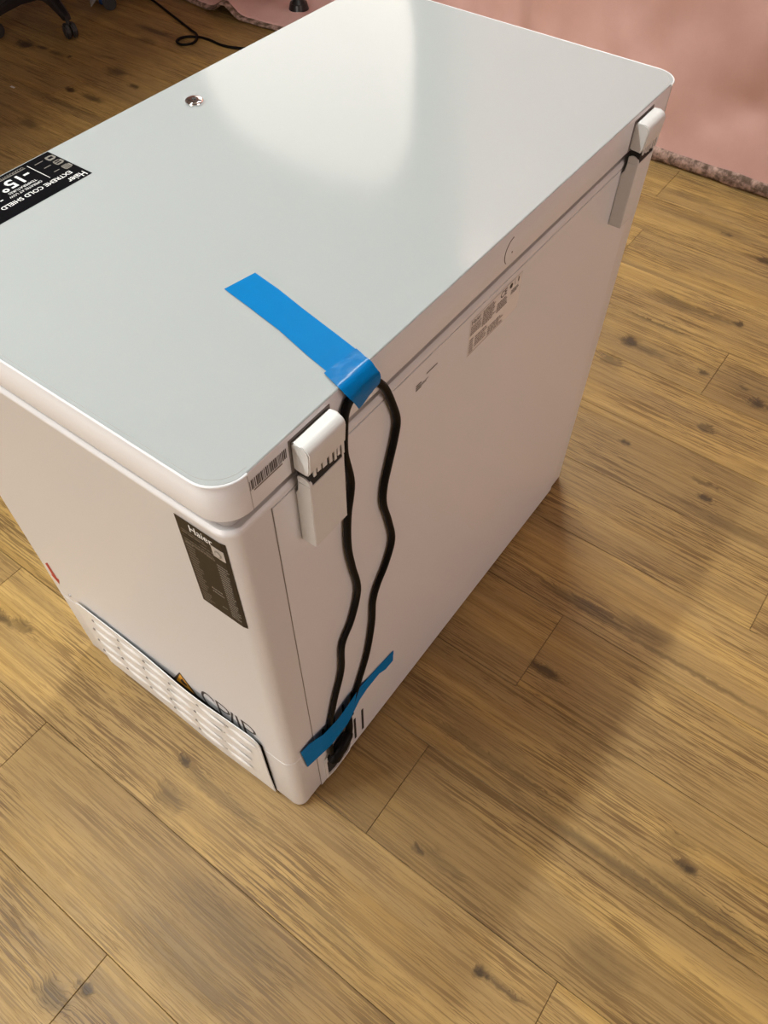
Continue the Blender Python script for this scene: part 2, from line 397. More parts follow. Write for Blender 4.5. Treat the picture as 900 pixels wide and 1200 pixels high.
# lid
bm = bmesh.new()
def lo_(e): return rrect(-o_-e, -o_-e, L+o_+e, D+o_+e, .032+e, 10)
prism(bm, [(lo_(-.003), .796), (lo_(-.0005), .7965), (lo_(0), .798), (lo_(0), .8430), (lo_(-.0004), .8437)])
lid_side = bm
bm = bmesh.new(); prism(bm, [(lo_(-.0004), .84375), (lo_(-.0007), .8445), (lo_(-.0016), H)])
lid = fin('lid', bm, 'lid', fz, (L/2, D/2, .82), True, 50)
fin('lid_frame', lid_side, 'body', lid, (L/2, D/2, .82), True, 50, label='white frame round the sides of the lid')
# white rim bead round the plastic ends of the lid and the dark hairline inside it
def bead(side):
    pts = [p for p in lo_(0)]
    n = len(pts)//4
    if side == 0: seq = [(.030, -o_)]+pts[n-1::-1][:n]+pts[3*n:4*n][::-1]+[(.030, D+o_)]
    else: seq = [(L-.030, -o_)]+pts[n:2*n]+pts[2*n:3*n]+[(L-.030, D+o_)]
    return seq
for sd in (0, 1):
    seq = bead(sd)
    bm = bmesh.new(); tube(bm, [(x, y, .8438) for x, y in seq], .0014, 8)
    fin('lid_trim', bm, 'body', lid, (0 if sd == 0 else L, D/2, .844), True, 60)
    bm = bmesh.new()
    cx, cy = L/2, D/2
    tube(bm, [(cx+(x-cx)*(1-.0050/(L/2)), cy+(y-cy)*(1-.0050/(D/2)), H-.0001) for x, y in seq], .00030, 6)
    fin('trim_gap', bm, 'gasket', lid, (0 if sd == 0 else L, D/2, H), True, 60)
bm = bmesh.new()
bm.free()
for x in (.0295, L-.0255):
    bm = bmesh.new(); box(bm, (x-.0004, -o_-.0003, .797), (x+.0004, -o_+.001, .8435)); fin('corner_seam', bm, 'gasket', lid, (x, 0, .82))
# round plugged foam hole on the back edge of the lid
bm = bmesh.new()
ring = [(.458+.0165*math.cos(a), -o_-.0001, .8165+.0165*math.sin(a)) for a in [math.pi*(.52+.72*k/20) for k in range(21)]]
tube(bm, ring, .0006, 6)
cyl(bm, (.458, -o_, .8135), .0012, .0008, 'Y', 8)
fin('hole_plug', bm, 'inkgrey', lid, (.458, 0, .8165), True, 60)
# chrome lock
bm = bmesh.new()
prof = [(.0, .0), (.0118, .0), (.0118, .0030), (.0112, .0040), (.0098, .0046), (.0060, .0049), (.0048, .0049)]
rings = []
for r, z in prof[1:]:
    rings.append([bm.verts.new((.449+r*math.cos(2*math.pi*k/32), .466+r*math.sin(2*math.pi*k/32), H+z)) for k in range(32)])
for a, b in zip(rings, rings[1:]):
    for k in range(32): bm.faces.new((a[k], a[(k+1) % 32], b[(k+1) % 32], b[k]))
bm.faces.new(rings[-1])
lock = fin('lock', bm, 'chrome', lid, (.449, .466, H), True, 40, label='round chrome key lock')
bm = bmesh.new(); cyl(bm, (.449, .466, H+.0049), .0036, .0012, 'Z', 20, .0030)
# (lock sits on the lid: lid > lock is the third level, so the barrel shares the lock's mesh level)
fin('lock_barrel', bm, 'castor', lid, (.449, .466, H), True, 40, label='grey lock barrel')

# ---- lid sticker (reads from the front: u runs along -x, v along -y)
fl = Flat(lambda u, v, h: (.2585-u, .5205-v, H+.0002+h*.00025))
fl.rect(0, 0, .238, .0785, 'stkblk', 0)
fl.text('Haier', .0035, .0660, .0145, 'white', 1, bold=.01, width=.0235)
fl.text('EXTREME COLD SHIELD', .0125, .0535, .0098, 'white', 1, bold=.012, width=.096)
for i, v in enumerate((.0090, .0235, .0385)):
    fl.poly([(.0020+.011*a, v+.0105*b) for a, b in ((0, .2), (.3, 0), (.9, 0), (1, .25), (1, .75), (.9, 1), (.3, 1), (0, .8))], 'prgrey', 1)
    if i == 0: fl.poly([(.0045, v+.003), (.0105, v+.003), (.0105, v+.0075), (.0045, v+.0075)], 'stkblk', 2)
    if i == 1:
        for q in (.002, .0058): fl.rect(.0045, v+q, .0115, v+q+.0022, 'stkblk', 2)
    if i == 2:
        for q in (.0015, .0040, .0065, .0085): fl.rect(.004, v+q, .012, v+q+.0007, 'stkblk', 2)
    fl.rect(.0175, v+.0030, .0290-.002*i, v+.0042, 'prgrey', 1)
fl.rect(.0352, .0070, .0361, .0480, 'white', 1)
fl.text('OPERATES AT LOW', .0455, .0435, .0058, 'white', 1, bold=.004, width=.044)
fl.text('TEMPERATURES', .0475, .0365, .0058, 'white', 1, bold=.004, width=.038)
fl.text('-15\u00b0C', .0430, .0145, .0260, 'white', 1, bold=.018, width=.062)
fl.text('-', .0960, .0395, .014, 'white', 1, bold=.018)
fl.rect(.0400, .0085, .1250, .0098, 'prgrey', 1)
fl.text('GUARANTEED FOR GARAGES', .0400, .0045, .0050, 'prgrey', 1, width=.085)
fl.done('lid_sticker', lid, 'black sticker with white lettering along the front edge of the lid')

# ---- barcode on the lid's back edge
fl = Flat(lambda u, v, h: (.030+u, -o_-.0003-h*.0002, .8185+v))
x = 0.0; rn = random.Random(3)
while x < .0455:
    wd = rn.choice((.0006, .0009, .0014)); fl.rect(x, .003, x+wd, .0150, 'ink', 0); x += wd+rn.choice((.0006, .0008, .0013))
fl.rect(.004, 0.0, .040, .0018, 'inkgrey', 0)
fl.done('barcode', lid, 'black barcode')

# ---- dark label wrapped on the rounded corner of the side
def side(u, v, h):
    """u metres from y=.073 toward the near corner, following the rounded outline"""
    flat = .073-rb; e = .0004+h*.0003
    if u <= flat: return (-e, .073-u, v)
    a = (u-flat)/rb
    return (rb-(rb+e)*math.cos(a), rb-(rb+e)*math.sin(a), v)
W = .0625
fl = Flat(side)
fl.rect(0, .611, W, .7635, 'stkbrn', 0, 12)
fl.text('Haier', .0165, .7495, .0150, 'white', 1, bold=.008, width=.029)
for k, v in enumerate((.7440, .7345, .7250)): fl.rect(.004, v, .034-.006*(k % 2), v+.0012, 'prbrn', 1)
fl.lines(.005, .723, .045, .746, 4, 'prbrn', 1, .30, .3, 5)
fl.rect(.0430, .7330, .0585, .7500, 'prlite', 1, 4)
fl.poly([(.0505+.0045*math.cos(a), .7405+.0055*math.sin(a)) for a in [2*math.pi*k/14 for k in range(14)]], 'prgrey', 2)
fl.poly([(.0505+.0028*math.cos(a), .7405+.0036*math.sin(a)) for a in [2*math.pi*k/14 for k in range(14)]], 'prlite', 3)
fl.lines(.004, .640, .018, .726, 17, 'prbrn', 1, .5, .35, 6)
fl.lines(.044, .621, .0585, .722, 22, 'prgrey', 1, .42, .3, 7)
fl.lines(.032, .722, .043, .729, 2, 'prbrn', 1, .4, .3, 8)
fl.lines(.024, .652, .040, .664, 2, 'prgrey', 1, .35, .2, 9)
fl.lines(.004, .617, .022, .638, 5, 'prbrn', 1, .5, .4, 10)
fl.lines(.032, .628, .040, .634, 1, 'prgrey', 1, .3, .2, 11)
fl.done('spec_label', fz, 'dark brown upright label with white heading and rows of small print')

# ---- big letters and warning triangle above the grille
fl = Flat(lambda u, v, h: (-.0003-h*.0002, .172-u, v))
def bar(u0, v0, u1, v1, t):
    d = Vector((u1-u0, v1-v0)).normalized(); n = Vector((-d.y, d.x))*t/2
    fl.poly([(u0+n.x, v0+n.y), (u1+n.x, v1+n.y), (u1-n.x, v1-n.y), (u0-n.x, v0-n.y)], 'ink', 0)
def letter_p(u):
    bar(u, .204, u, .263, .0046)
    pts = [(u, .2615), (u+.011, .2615)]+[(u+.011+.0115*math.sin(a), .2495+.012*math.cos(a)) for a in [math.pi*k/10 for k in range(11)]]+[(u, .2375)]
    for p0, p1 in zip(pts, pts[1:]): bar(p0[0], p0[1], p1[0], p1[1], .0046)
pts = [(.0195+.0145*math.cos(a), .2325+.0285*math.sin(a)) for a in [math.radians(38+284*k/20) for k in range(21)]]
for p0, p1 in zip(pts, pts[1:]): bar(p0[0], p0[1], p1[0], p1[1], .0048)
letter_p(.038); bar(.059, .206, .069, .263, .0044); bar(.077, .204, .077, .263, .0046); letter_p(.088)
fl.done('lettering', fz, 'large dark letters reading CP/IP')
fl = Flat(lambda u, v, h: (-.0003-h*.0002, .234-u, v))
T = [(0, .212), (.048, .212), (.0265, .2635)]
fl.poly([(0, .206), (.05, .206), (.05, .2125), (.0265, .2650), (0, .2125)], 'ink', 0)
fl.poly([(.0055, .2120), (.0440, .2120), (.0262, .2585)], 'yellow', 1)
fl.poly([(.022, .221), (.030, .221), (.033, .229), (.029, .236), (.027, .244), (.023, .237), (.0195, .229)], 'ink', 2)
fl.done('warning_sticker', fz, 'yellow and black triangular flame warning sticker')
# red arrow on the side near the front edge
fl = Flat(lambda u, v, h: (-.0003-h*.0002, .500-u, v))
fl.poly([(.0085, .300), (.0195, .312), (.0200, .268), (.0255, .268), (.0150, .244), (.0035, .264), (.0085, .266)], 'red', 0)
fl.done('arrow_sticker', fz, 'small red downward arrow')

# ---- louvred grille panel over the compressor compartment, bowed outward
fl = Flat(lambda u, v, h: (-.0004, .455-u, v)); fl.rect(.008, .010, .402, .2135, 'dark', 0)  # flat black sheet paints in the shade behind the grille
fl.done('compartment_shade', fz, 'black sheet painted as the shade behind the grille')
GY0, GY1, GZ1 = .052, .452, .236
def bow(y):
    t = (y-GY0)/(GY1-GY0); return .0042+.0048*math.exp(-((t-.33)/.20)**2)
out = rrect(GY0, .010, GY1, GZ1, (.006, .020, .012, .022), 6)     # (y, z)
bm = bmesh.new()
ny, nz = 40, 6
def gpt(y, z, dx): 
    k = 1-.55*min(1, max(0, (.09-z)/.09))
    return (-bow(y)*k-dx, y, z)
def inset(y, z):
    r = .020
    for (cy, cz, sy, sz) in ((GY0+r, GZ1-r, -1, 1), (GY1-r, GZ1-r, 1, 1)):
        if (y-cy)*sy > 0 and (z-cz)*sz > 0:
            a, b = abs(y-cy), abs(z-cz); mx = max(a, b); h = math.hypot(a, b)
            if h > 0: y, z = cy+sy*a*mx/h, cz+sz*b*mx/h
    return y, z
ys = sorted(set([GY0+(GY1-GY0)*k/ny for k in range(ny+1)]+[GY0+.003, GY0+.008, GY0+.014]))
zs = [.010, .03, .06, .10, .14, .18, .205, .216, .224, .231, GZ1]
grids = []
for dx in (.0016, 0.0):
    grids.append([[bm.verts.new(gpt(*inset(y, z), dx)) for y in ys] for z in zs])
for g in grids:
    for i in range(len(zs)-1):
        for j in range(len(ys)-1): bm.faces.new((g[i][j], g[i][j+1], g[i+1][j+1], g[i+1][j]))
a, b = grids
edge = [(0, j) for j in range(len(ys))]+[(i, len(ys)-1) for i in range(1, len(zs))]+[(len(zs)-1, j) for j in range(len(ys)-2, -1, -1)]+[(i, 0) for i in range(len(zs)-2, 0, -1)]
for (i, j), (k, l) in zip(edge, edge[1:]+edge[:1]): bm.faces.new((a[i][j], a[k][l], b[k][l], b[i][j]))
grille = fin('grille_panel', bm, 'trim', fz, (0, .25, .12), True, 35, label='white louvred panel bowed away from the side')
# louvres: one pressed hood with its dark slot end, shared mesh
def louvre_mesh():
    bm = bmesh.new(); n = 8; ln = .0545
    for s in range(n+1):
        t = s/n; hgt = .0028*math.sin(math.pi*t)**.5; y = -ln*t
        ring = [(-.0001, y, .0085), (-hgt*.75-.0002, y, .0050), (-hgt-.0002, y, .0005), (-hgt*.9-.0002, y, -.0012), (-.0001, y, -.0020)]
        row = [bm.verts.new(p) for p in ring]
        if s:
            for k in range(4): bm.faces.new((prev[k], prev[k+1], row[k+1], row[k])).material_index = 1 if k == 3 else 0
        prev = row
    box(bm, (-.0012, -.001, .001), (-.0001, .0035, .0055), 0, 1, 2)
    bmesh.ops.recalc_face_normals(bm, faces=bm.faces)
    me = bpy.data.meshes.new('louvre'); bm.to_mesh(me); bm.free()
    for k in ('trim', 'trim', 'groove'): me.materials.append(M[k])
    for p in me.polygons: p.use_smooth = True
    me.set_sharp_from_angle(angle=math.radians(40)); return me
lm = louvre_mesh()
for r, (z, y0) in enumerate(((.205, .412), (.160, .428), (.113, .436), (.066, .442))):
    for k in range(7):
        y = y0-.0595*k
        if y-.0545 < .058: continue
        link('louvre', lm, grille, (-bow(y-.023)*(1-.55*min(1, max(0, (.09-z)/.09)))-.0016, y, z))
# screws
bm = bmesh.new(); cyl(bm, (0, 0, 0), .0028, .0016, 'X', 12); me = bpy.data.meshes.new('screw'); bm.to_mesh(me); bm.free(); me.materials.append(M['gasket'])
link('screw', me, fz, (-.0006, .468, .226)); link('screw', me, fz, (.0010, .021, .214))

# ---- rating plate and small label on the back
fl = Flat(lambda u, v, h: (.3845+u, -.0014-h*.0002, .7105+v))
fl.rect(0, 0, .1155, .0535, 'clear', 0)
fl.text('Haier', .0030, .0455, .0085, 'ink', 1, bold=.01, width=.020)
fl.lines(.003, .030, .026, .044, 5, 'inkgrey', 1, .62, .25, 21)
fl.lines(.028, .027, .058, .051, 8, 'inkgrey', 1, .66, .25, 22)
fl.lines(.060, .026, .088, .0405, 5, 'inkgrey', 1, .66, .3, 23)
fl.lines(.003, .004, .012, .026, 6, 'inkgrey', 1, .6, .2, 24)
fl.lines(.015, .007, .042, .024, 5, 'inkgrey', 1, .62, .25, 25)
fl.lines(.044, .004, .080, .018, 4, 'inkgrey', 1, .6, .3, 26)
fl.text('CE', .0660, .0425, .0125, 'ink', 1, bold=.012)
fl.poly([(.0905+.0036*math.cos(a), .0470+.0036*math.sin(a)) for a in [2*math.pi*k/12 for k in range(12)]], 'ink', 1)
fl.text('i', .0980, .0440, .0100, 'ink', 1, bold=.01); fl.rect(.1060, .0440, .1085, .0505, 'ink', 1)
fl.lines(.092, .033, .112, .040, 3, 'ink', 1, .5, .3, 27)
fl.rect(.002, .0015, .080, .0022, 'inkgrey', 1); fl.rect(0, .0531, .1155, .0535, 'inkgrey', 1)
fl.done('rating_label', fz, 'pale rating label with rows of small print')
fl = Flat(lambda u, v, h: (.2795+u, -.0014-h*.0002, .7380+v))
fl.lines(.0, .000, .010, .010, 3, 'ink', 0, .6, .2, 31); fl.lines(.009, .002, .024, .006, 2, 'ink', 0, .5, .3, 32)
fl.rect(.0195, .0115, .0405, .0130, 'ink', 0)
fl.done('print_label', fz, 'small printed code on the back panel')

# ---- hinges
def hinge(x0):
    x1 = x0+.050
    def ext(bm, prof, xa, xb, bev=.0):
        a = [bm.verts.new((xa, y, z)) for y, z in prof]; b = [bm.verts.new((xb, y, z)) for y, z in prof]
        n = len(prof)
        for k in range(n): bm.faces.new((a[k], a[(k+1) % n], b[(k+1) % n], b[k]))
        bm.faces.new(a); bm.faces.new(b[::-1])
    bm = bmesh.new()
    low = [(-.0015, .690), (-.0190, .690), (-.0205, .6915), (-.0205, .7835), (-.0190, .7845), (-.0060, .7845), (-.0060, .772), (-.0030, .768), (-.0015, .764)]
    ext(bm, low, x0, x1)
    bmesh.ops.bevel(bm, geom=[e for e in bm.edges if abs(e.verts[0].co.x-e.verts[1].co.x) < 1e-6], offset=.0007, segments=2, affect='EDGES')
    ear = [(-.0060, .770), (-.0200, .770)]+[(-.0120-.0085*math.cos(a), .785+.0085*math.sin(a)) for a in [math.pi*k/8 for k in range(0, 7)]]
    ext(bm, ear, x0+.0004, x0+.0040); ext(bm, ear, x1-.0030, x1-.0004)
    h = fin('hinge', bm, 'hinge', fz, (x0+.025, 0, .74), True, 35)
    bm = bmesh.new()
    cap = [(-.0036, .8015), (-.0036, .8340), (-.0062, .8362), (-.0130, .8362)]+[(-.0150-.0090*math.sin(a), .8272+.0090*math.cos(a)) for a in [math.pi/2*k/6 for k in range(0, 7)]]+[(-.0225, .8060), (-.0195, .8000), (-.0080, .8015)]
    ext(bm, cap, x0-.001, x1+.001)
    bmesh.ops.bevel(bm, geom=[e for e in bm.edges if abs(e.verts[0].co.x-e.verts[1].co.x) < 1e-6], offset=.0012, segments=2, affect='EDGES')
    fin('hinge_cap', bm, 'hinge', h, (x0+.025, 0, .82), True, 35)
    bm = bmesh.new(); box(bm, (x0-.0035, -.0042, .797), (x1+.0035, -.0028, .8385), .0006, 1)
    fin('hinge_backplate', bm, 'groove', h, (x0+.025, 0, .82))
    bm = bmesh.new(); box(bm, (x0+.0038, -.0198, .776), (x1-.003, -.006, .806))  # dark block stands in for the shade in the hinge gap
    cyl(bm, (x0+.025, -.0125, .795), .0078, .046, 'X', 14)
    fin('hinge_spring_shade', bm, 'dark', h, (x0+.025, 0, .79), label='black spring showing in the gap')
    bm = bmesh.new(); rn = random.Random(int(x0*100))
    x = x0+.006
    while x < x1-.003:
        wd = rn.uniform(.0025, .006); box(bm, (x, -.0215, .800-(rn.uniform(.000, .0035)+.0085*((x-x0)/.05)**.8)), (x+wd, -.0180, .806)); x += wd+rn.uniform(.0015, .0045)
    fin('hinge_teeth', bm, 'hinge', h, (x0+.025, 0, .80))
hinge(.083); hinge(L-.083-.050)

# ---- vent slots in the back panel and the cord recess
bm = bmesh.new(); box(bm, (-.0026, -.0022, -.041), (.0026, -.0010, .041), .0006, 1)
me = bpy.data.meshes.new('vent_slot'); bm.to_mesh(me); bm.free(); me.materials.append(M['dark'])
for x, z in ((.072, .169), (.097, .169), (.120, .169), (.142, .169), (.1455, .063), (.166, .063)): link('vent_slot', me, fz, (x, 0, z))
bm = bmesh.new()
outp = [(.064, .014), (.084, .006), (.124, .010), (.134, .030), (.134, .070), (.118, .098), (.076, .098), (.064, .082)]
inp = [(x+(.099-x)*.13, z+(.052-z)*.14) for x, z in outp]
va = [[bm.verts.new((x, y, z)) for x, z in q] for q, y in ((outp, -.0010), (outp, -.0042), (inp, -.0042), (inp, -.0010))]
for a, b in zip(va, va[1:]):
    for k in range(8): bm.faces.new((a[k], a[(k+1) % 8], b[(k+1) % 8], b[k]))
rec = fin('cord_recess', bm, 'trim', fz, (.1, 0, .05), label='white raised frame round the dark cord opening')
bm = bmesh.new(); bm.faces.new([bm.verts.new((x, -.0016, z)) for x, z in inp]); fin('recess_opening', bm, 'dark', rec, (.1, 0, .05))

# ---- power cord: two runs between the tapes, plug hanging under the lower tape
lc = [(.193, -.0082, .826), (.181, -.0082, .831), (.167, -.0082, .830), (.157, -.0082, .825), (.151, -.0082, .815), (.149, -.0080, .798), (.149, -.007, .763), (.158, -.0062, .708), (.150, -.0062, .659), (.148, -.0062, .604),
      (.154, -.0062, .553), (.162, -.0062, .494), (.147, -.0062, .440), (.125, -.0062, .403), (.119, -.0062, .336), (.099, -.0062, .272), (.081, -.0062, .200), (.078, -.0066, .158), (.078, -.0075, .112), (.080, -.004, .090)]
rc = [(.193, -.0082, .826), (.212, -.0080, .802), (.228, -.0068, .766), (.238, -.0062, .733), (.234, -.0062, .706), (.224, -.0062, .673), (.216, -.0062, .644), (.215, -.0062, .613), (.226, -.0062, .568), (.234, -.0062, .519),
      (.221, -.0062, .479), (.203, -.0062, .451), (.193, -.0062, .420), (.190, -.0062, .365), (.177, -.0062, .295), (.154, -.0062, .233), (.136, -.0066, .192), (.127, -.0064, .150), (.124, -.0080, .125)]
bm = bmesh.new(); tube(bm, spline(lc[::-1]+rc[1:], 6), .0043, 10)
cord = fin('power_cord', bm, 'rubber', fz, (.17, 0, .45), True, 60, label='black power cord looped up the back')
bm = bmesh.new()
tube(bm, spline([(.127, -.0066, .150), (.1245, -.0082, .128), (.119, -.0100, .114)], 4), [.0050+.0016*(k/8) for k in range(9)], 10)
P0, ax = Vector((.1195, -.0112, .116)), Vector((-.046, 0, -.030))
sd = Vector((.030, 0, -.046)).normalized(); up = Vector((0, -1, 0))
prevr = None
for t, a, b in ((-.05, .004, .004), (0, .0085, .008), (.10, .0125, .0105), (.35, .0150, .0120), (.62, .0172, .0125), (.66, .0160, .0118), (.72, .0172, .0125), (.93, .0168, .0120), (1.0, .0135, .009)):
    ringv = [bm.verts.new(P0+ax*t+sd*(.82*a*math.copysign(abs(math.cos(q))**.7, math.cos(q)))+up*(.80*b*math.copysign(abs(math.sin(q))**.7, math.sin(q)))) for q in [2*math.pi*k/16 for k in range(16)]]
    if prevr:
        for k in range(16): bm.faces.new((prevr[k], prevr[(k+1) % 16], ringv[(k+1) % 16], ringv[k]))
    else: bm.faces.new(ringv)
    prevr = ringv
bm.faces.new(prevr)
fin('plug', bm, 'rubber', cord, (.09, -.015, .1), True, 50, label='black moulded plug')

# ------------------------------------------------------------------ blue tapes
def strip(bm, left, right, th, mat=0):
    """thin ribbon between two polylines, offset outward by th along its normal"""
    n = len(left); a = []; b = []
    for k in range(n):
        l, r = Vector(left[k]), Vector(right[k])
        i, j = max(k-1, 0), min(k+1, n-1)
        nn = (Vector(left[j])+Vector(right[j])-Vector(left[i])-Vector(right[i])).cross(r-l).normalized()
        row = [l.lerp(r, q/4) for q in range(5)]
        a.append([bm.verts.new(p) for p in row]); b.append([bm.verts.new(p+nn*th) for p in row])
    for g in (a, b):
        for k in range(n-1):
            for q in range(4): bm.faces.new((g[k][q], g[k][q+1], g[k+1][q+1], g[k+1][q])).material_index = mat
    for k in range(n-1):
        for q in (0, 4): bm.faces.new((a[k][q], a[k+1][q], b[k+1][q], b[k][q])).material_index = mat
    for k in (0, n-1):
        for q in range(4): bm.faces.new((a[k][q], a[k][q+1], b[k][q+1], b[k][q])).material_index = mat
TT = thing('tape_strip', (.18, .08, H), 'long blue tape strip on the lid folded over its edge to hold the cord', 'tape')
bm = bmesh.new(); z = H+.0006
Lf = [(.1925, .1735, z), (.187, .140, z), (.178, .09, z), (.1665, .045, z), (.1600, .015, z), (.1515, -.002, z), (.1510, -.0048, z-.0008), (.1520, -.0050, H-.003)]
Rt = [(.2300, .1665, z), (.224, .130, z), (.215, .09, z), (.2060, .045, z), (.1990, .012, z), (.1950, -.002, z), (.1946, -.0048, z-.0008), (.1945, -.0050, H-.003)]
strip(bm, Lf, Rt, .0004)
fin('tape_run', bm, 'tape', TT, (.18, .08, H), True, 40)
bm = bmesh.new(); z = H+.0013; rn = random.Random(5)
Lf = [(.1570, .0185, z), (.1520, .003, z), (.1505, -.0025, z), (.1500, -.0062, z-.001), (.1510, -.0100, H-.004), (.1530, -.0138, H-.009), (.1580, -.0146, H-.018), (.1650, -.0134, H-.031)]
Rt = [(.2000, .0150, z), (.1960, .002, z), (.1955, -.0025, z), (.1952, -.0062, z-.001), (.1955, -.0100, H-.004), (.1965, -.0138, H-.009), (.1975, -.0146, H-.015), (.1965, -.0134, H-.023)]
strip(bm, Lf, Rt, .0004)
bmesh.ops.subdivide_edges(bm, edges=bm.edges[:], cuts=1, use_grid_fill=True)
for v in bm.verts:
    n = noise.noise(v.co*160)*.0011
    v.co += Vector((0, -n if v.co.z < H-.003 else 0, abs(n) if v.co.z > H-.002 else 0))
fin('tape_fold', bm, 'tape2', TT, (.175, 0, H-.01), True, 60, label='darker creased second layer folded over the lid edge')
bm = bmesh.new()
up_ = [(0.0224, -0.002, 0.2247), (0.0397, -0.004, 0.2246), (0.0525, -0.0085, 0.2252), (0.0626, -0.0112, 0.2229), (0.0816, -0.0106, 0.216), (0.1005, -0.011, 0.2135), (0.1201, -0.0116, 0.2204), (0.1351, -0.0112, 0.2248), (0.154, -0.0075, 0.2154), (0.1763, -0.003, 0.1984), (0.1964, -0.002, 0.1929), (0.2272, -0.002, 0.187), (0.2511, -0.002, 0.181)]
dn_ = [(0.0294, -0.002, 0.1472), (0.0446, -0.004, 0.1455), (0.0544, -0.0085, 0.1551), (0.0655, -0.0112, 0.1582), (0.0796, -0.0106, 0.1521), (0.1005, -0.011, 0.1541), (0.1163, -0.0116, 0.1587), (0.1322, -0.0112, 0.1707), (0.1521, -0.0075, 0.1749), (0.1782, -0.003, 0.1657), (0.2123, -0.002, 0.1611), (0.2302, -0.002, 0.1472), (0.2511, -0.002, 0.1452)]
strip(bm, [(x, y, z) for x, y, z in dn_], [(x, y, z) for x, y, z in up_], .0004)
for v in bm.verts: v.co.y += noise.noise(Vector((v.co.x*60, v.co.z*90, 1)))*.0008
o = fin('tape_strip', bm, 'tape', None, (.14, -.006, .165), True, 60)
tag(o, 'short blue tape strip stuck slanting over the cord low on the freezer back', 'tape')

# ------------------------------------------------------------------ pink backdrop sheet
SH = thing('backdrop_sheet', (2.25, 1.0, 0), 'creased pink sheet hanging behind the freezer with a dirty lower hem', 'backdrop')
def sm(a, b, t): t = min(1, max(0, (t-a)/(b-a))); return t*t*(3-2*t)
PR = [(2.240, .030), (2.243, .05), (2.247, .10), (2.250, .16), (2.252, .22), (2.254, .30), (2.256, .40), (2.258, .52), (2.258, .70), (2.258, 1.0), (2.258, 1.6), (2.258, 2.42)]
PL_ = [(2.215, .016), (2.26, .028), (2.32, .040), (2.37, .035), (2.42, .034), (2.47, .06), (2.51, .13), (2.54, .25), (2.56, .45), (2.57, .9), (2.57, 1.6), (2.57, 2.42)]
def sheet(y, i):
    wv = sm(.95, 1.75, y)
    x = PR[i][0]*(1-wv)+PL_[i][0]*wv; z = PR[i][1]*(1-wv)+PL_[i][1]*wv
    f = noise.noise(Vector((y*2.2, z*2.6, 3.1)))*.030+noise.noise(Vector((y*5, z*6+y*2, 8.1)))*.014
    cre = abs(noise.noise(Vector((y*3.5+z*5, z*6-y*1.5, 5.5))))
    f += (.016*math.exp(-cre*14))
    f += noise.noise(Vector((y*14+z*6, z*13, 2.2)))*.006 + noise.noise(Vector((y*9-z*12, z*7, 6.2)))*.006
    f += .010*math.exp(-abs(noise.noise(Vector((y*6-z*2, z*2.2+y, 15.5))))*22)
    k = sm(.05, .25, z)*(1-wv)+wv*.9*sm(.0, .03, z)
    x += f*k + .022*sm(.915, .935, y)
    if wv > .5: z += max(-.012, f*.75)*sm(2.22, 2.30, x) + .035*math.exp(-((y-2.25)/.05)**2)*(1 if i in (0, 1) else .3)
    x += (-.012*math.sin(y*9)+.03*noise.noise(Vector((y*1.7, 0, 9))))*wv*(1 if i < 3 else .5)
    return Vector((x, y, max(z, .004)))
NY = 230; yy = [-1.9+5.6*k/NY for k in range(NY+1)]
bm = bmesh.new()
# refine the profile
def sheet_f(y, t):
    i = min(int(t), len(PR)-2); return sheet(y, i).lerp(sheet(y, i+1), t-i)
ts = [k*.34 for k in range(int(11/.34)+1)]+[11]
rows = [[bm.verts.new(sheet_f(y, t)) for y in yy] for t in ts]
for a, b in zip(rows, rows[1:]):
    for j in range(NY): bm.faces.new((a[j], a[j+1], b[j+1], b[j]))
sheet_o = fin('sheet_panel', bm, 'pink', SH, (2.25, 1, 1), True, 80)
md = sheet_o.modifiers.new('thick', 'SOLIDIFY'); md.thickness = .003; md.offset = 0
# hem: padded, soiled roll along the floor line
bm = bmesh.new(); prev = None
for y in yy:
    e = sheet(y, 0); wv = sm(.95, 1.75, y)
    r1 = .014*(1-wv)+.026*wv; r2 = .021*(1-wv)+.008*wv
    n1 = 1+.18*noise.noise(Vector((y*11, 0, 4)))
    lift = .0015+.04*math.exp(-((y-2.25)/.05)**2)
    ring = [bm.verts.new((e.x+r1*math.cos(a)*n1*.8, y, lift+r2+r2*math.sin(a)*n1)) for a in [2*math.pi*k/10 for k in range(10)]]
    if prev:
        for k in range(10): bm.faces.new((prev[k], prev[(k+1) % 10], ring[(k+1) % 10], ring[k]))
    else: bm.faces.new(ring)
    prev = ring
bm.faces.new(prev)
fin('hem', bm, 'hem', SH, (2.24, 1, 0), True, 80, label='grimy brown padded hem along the floor')

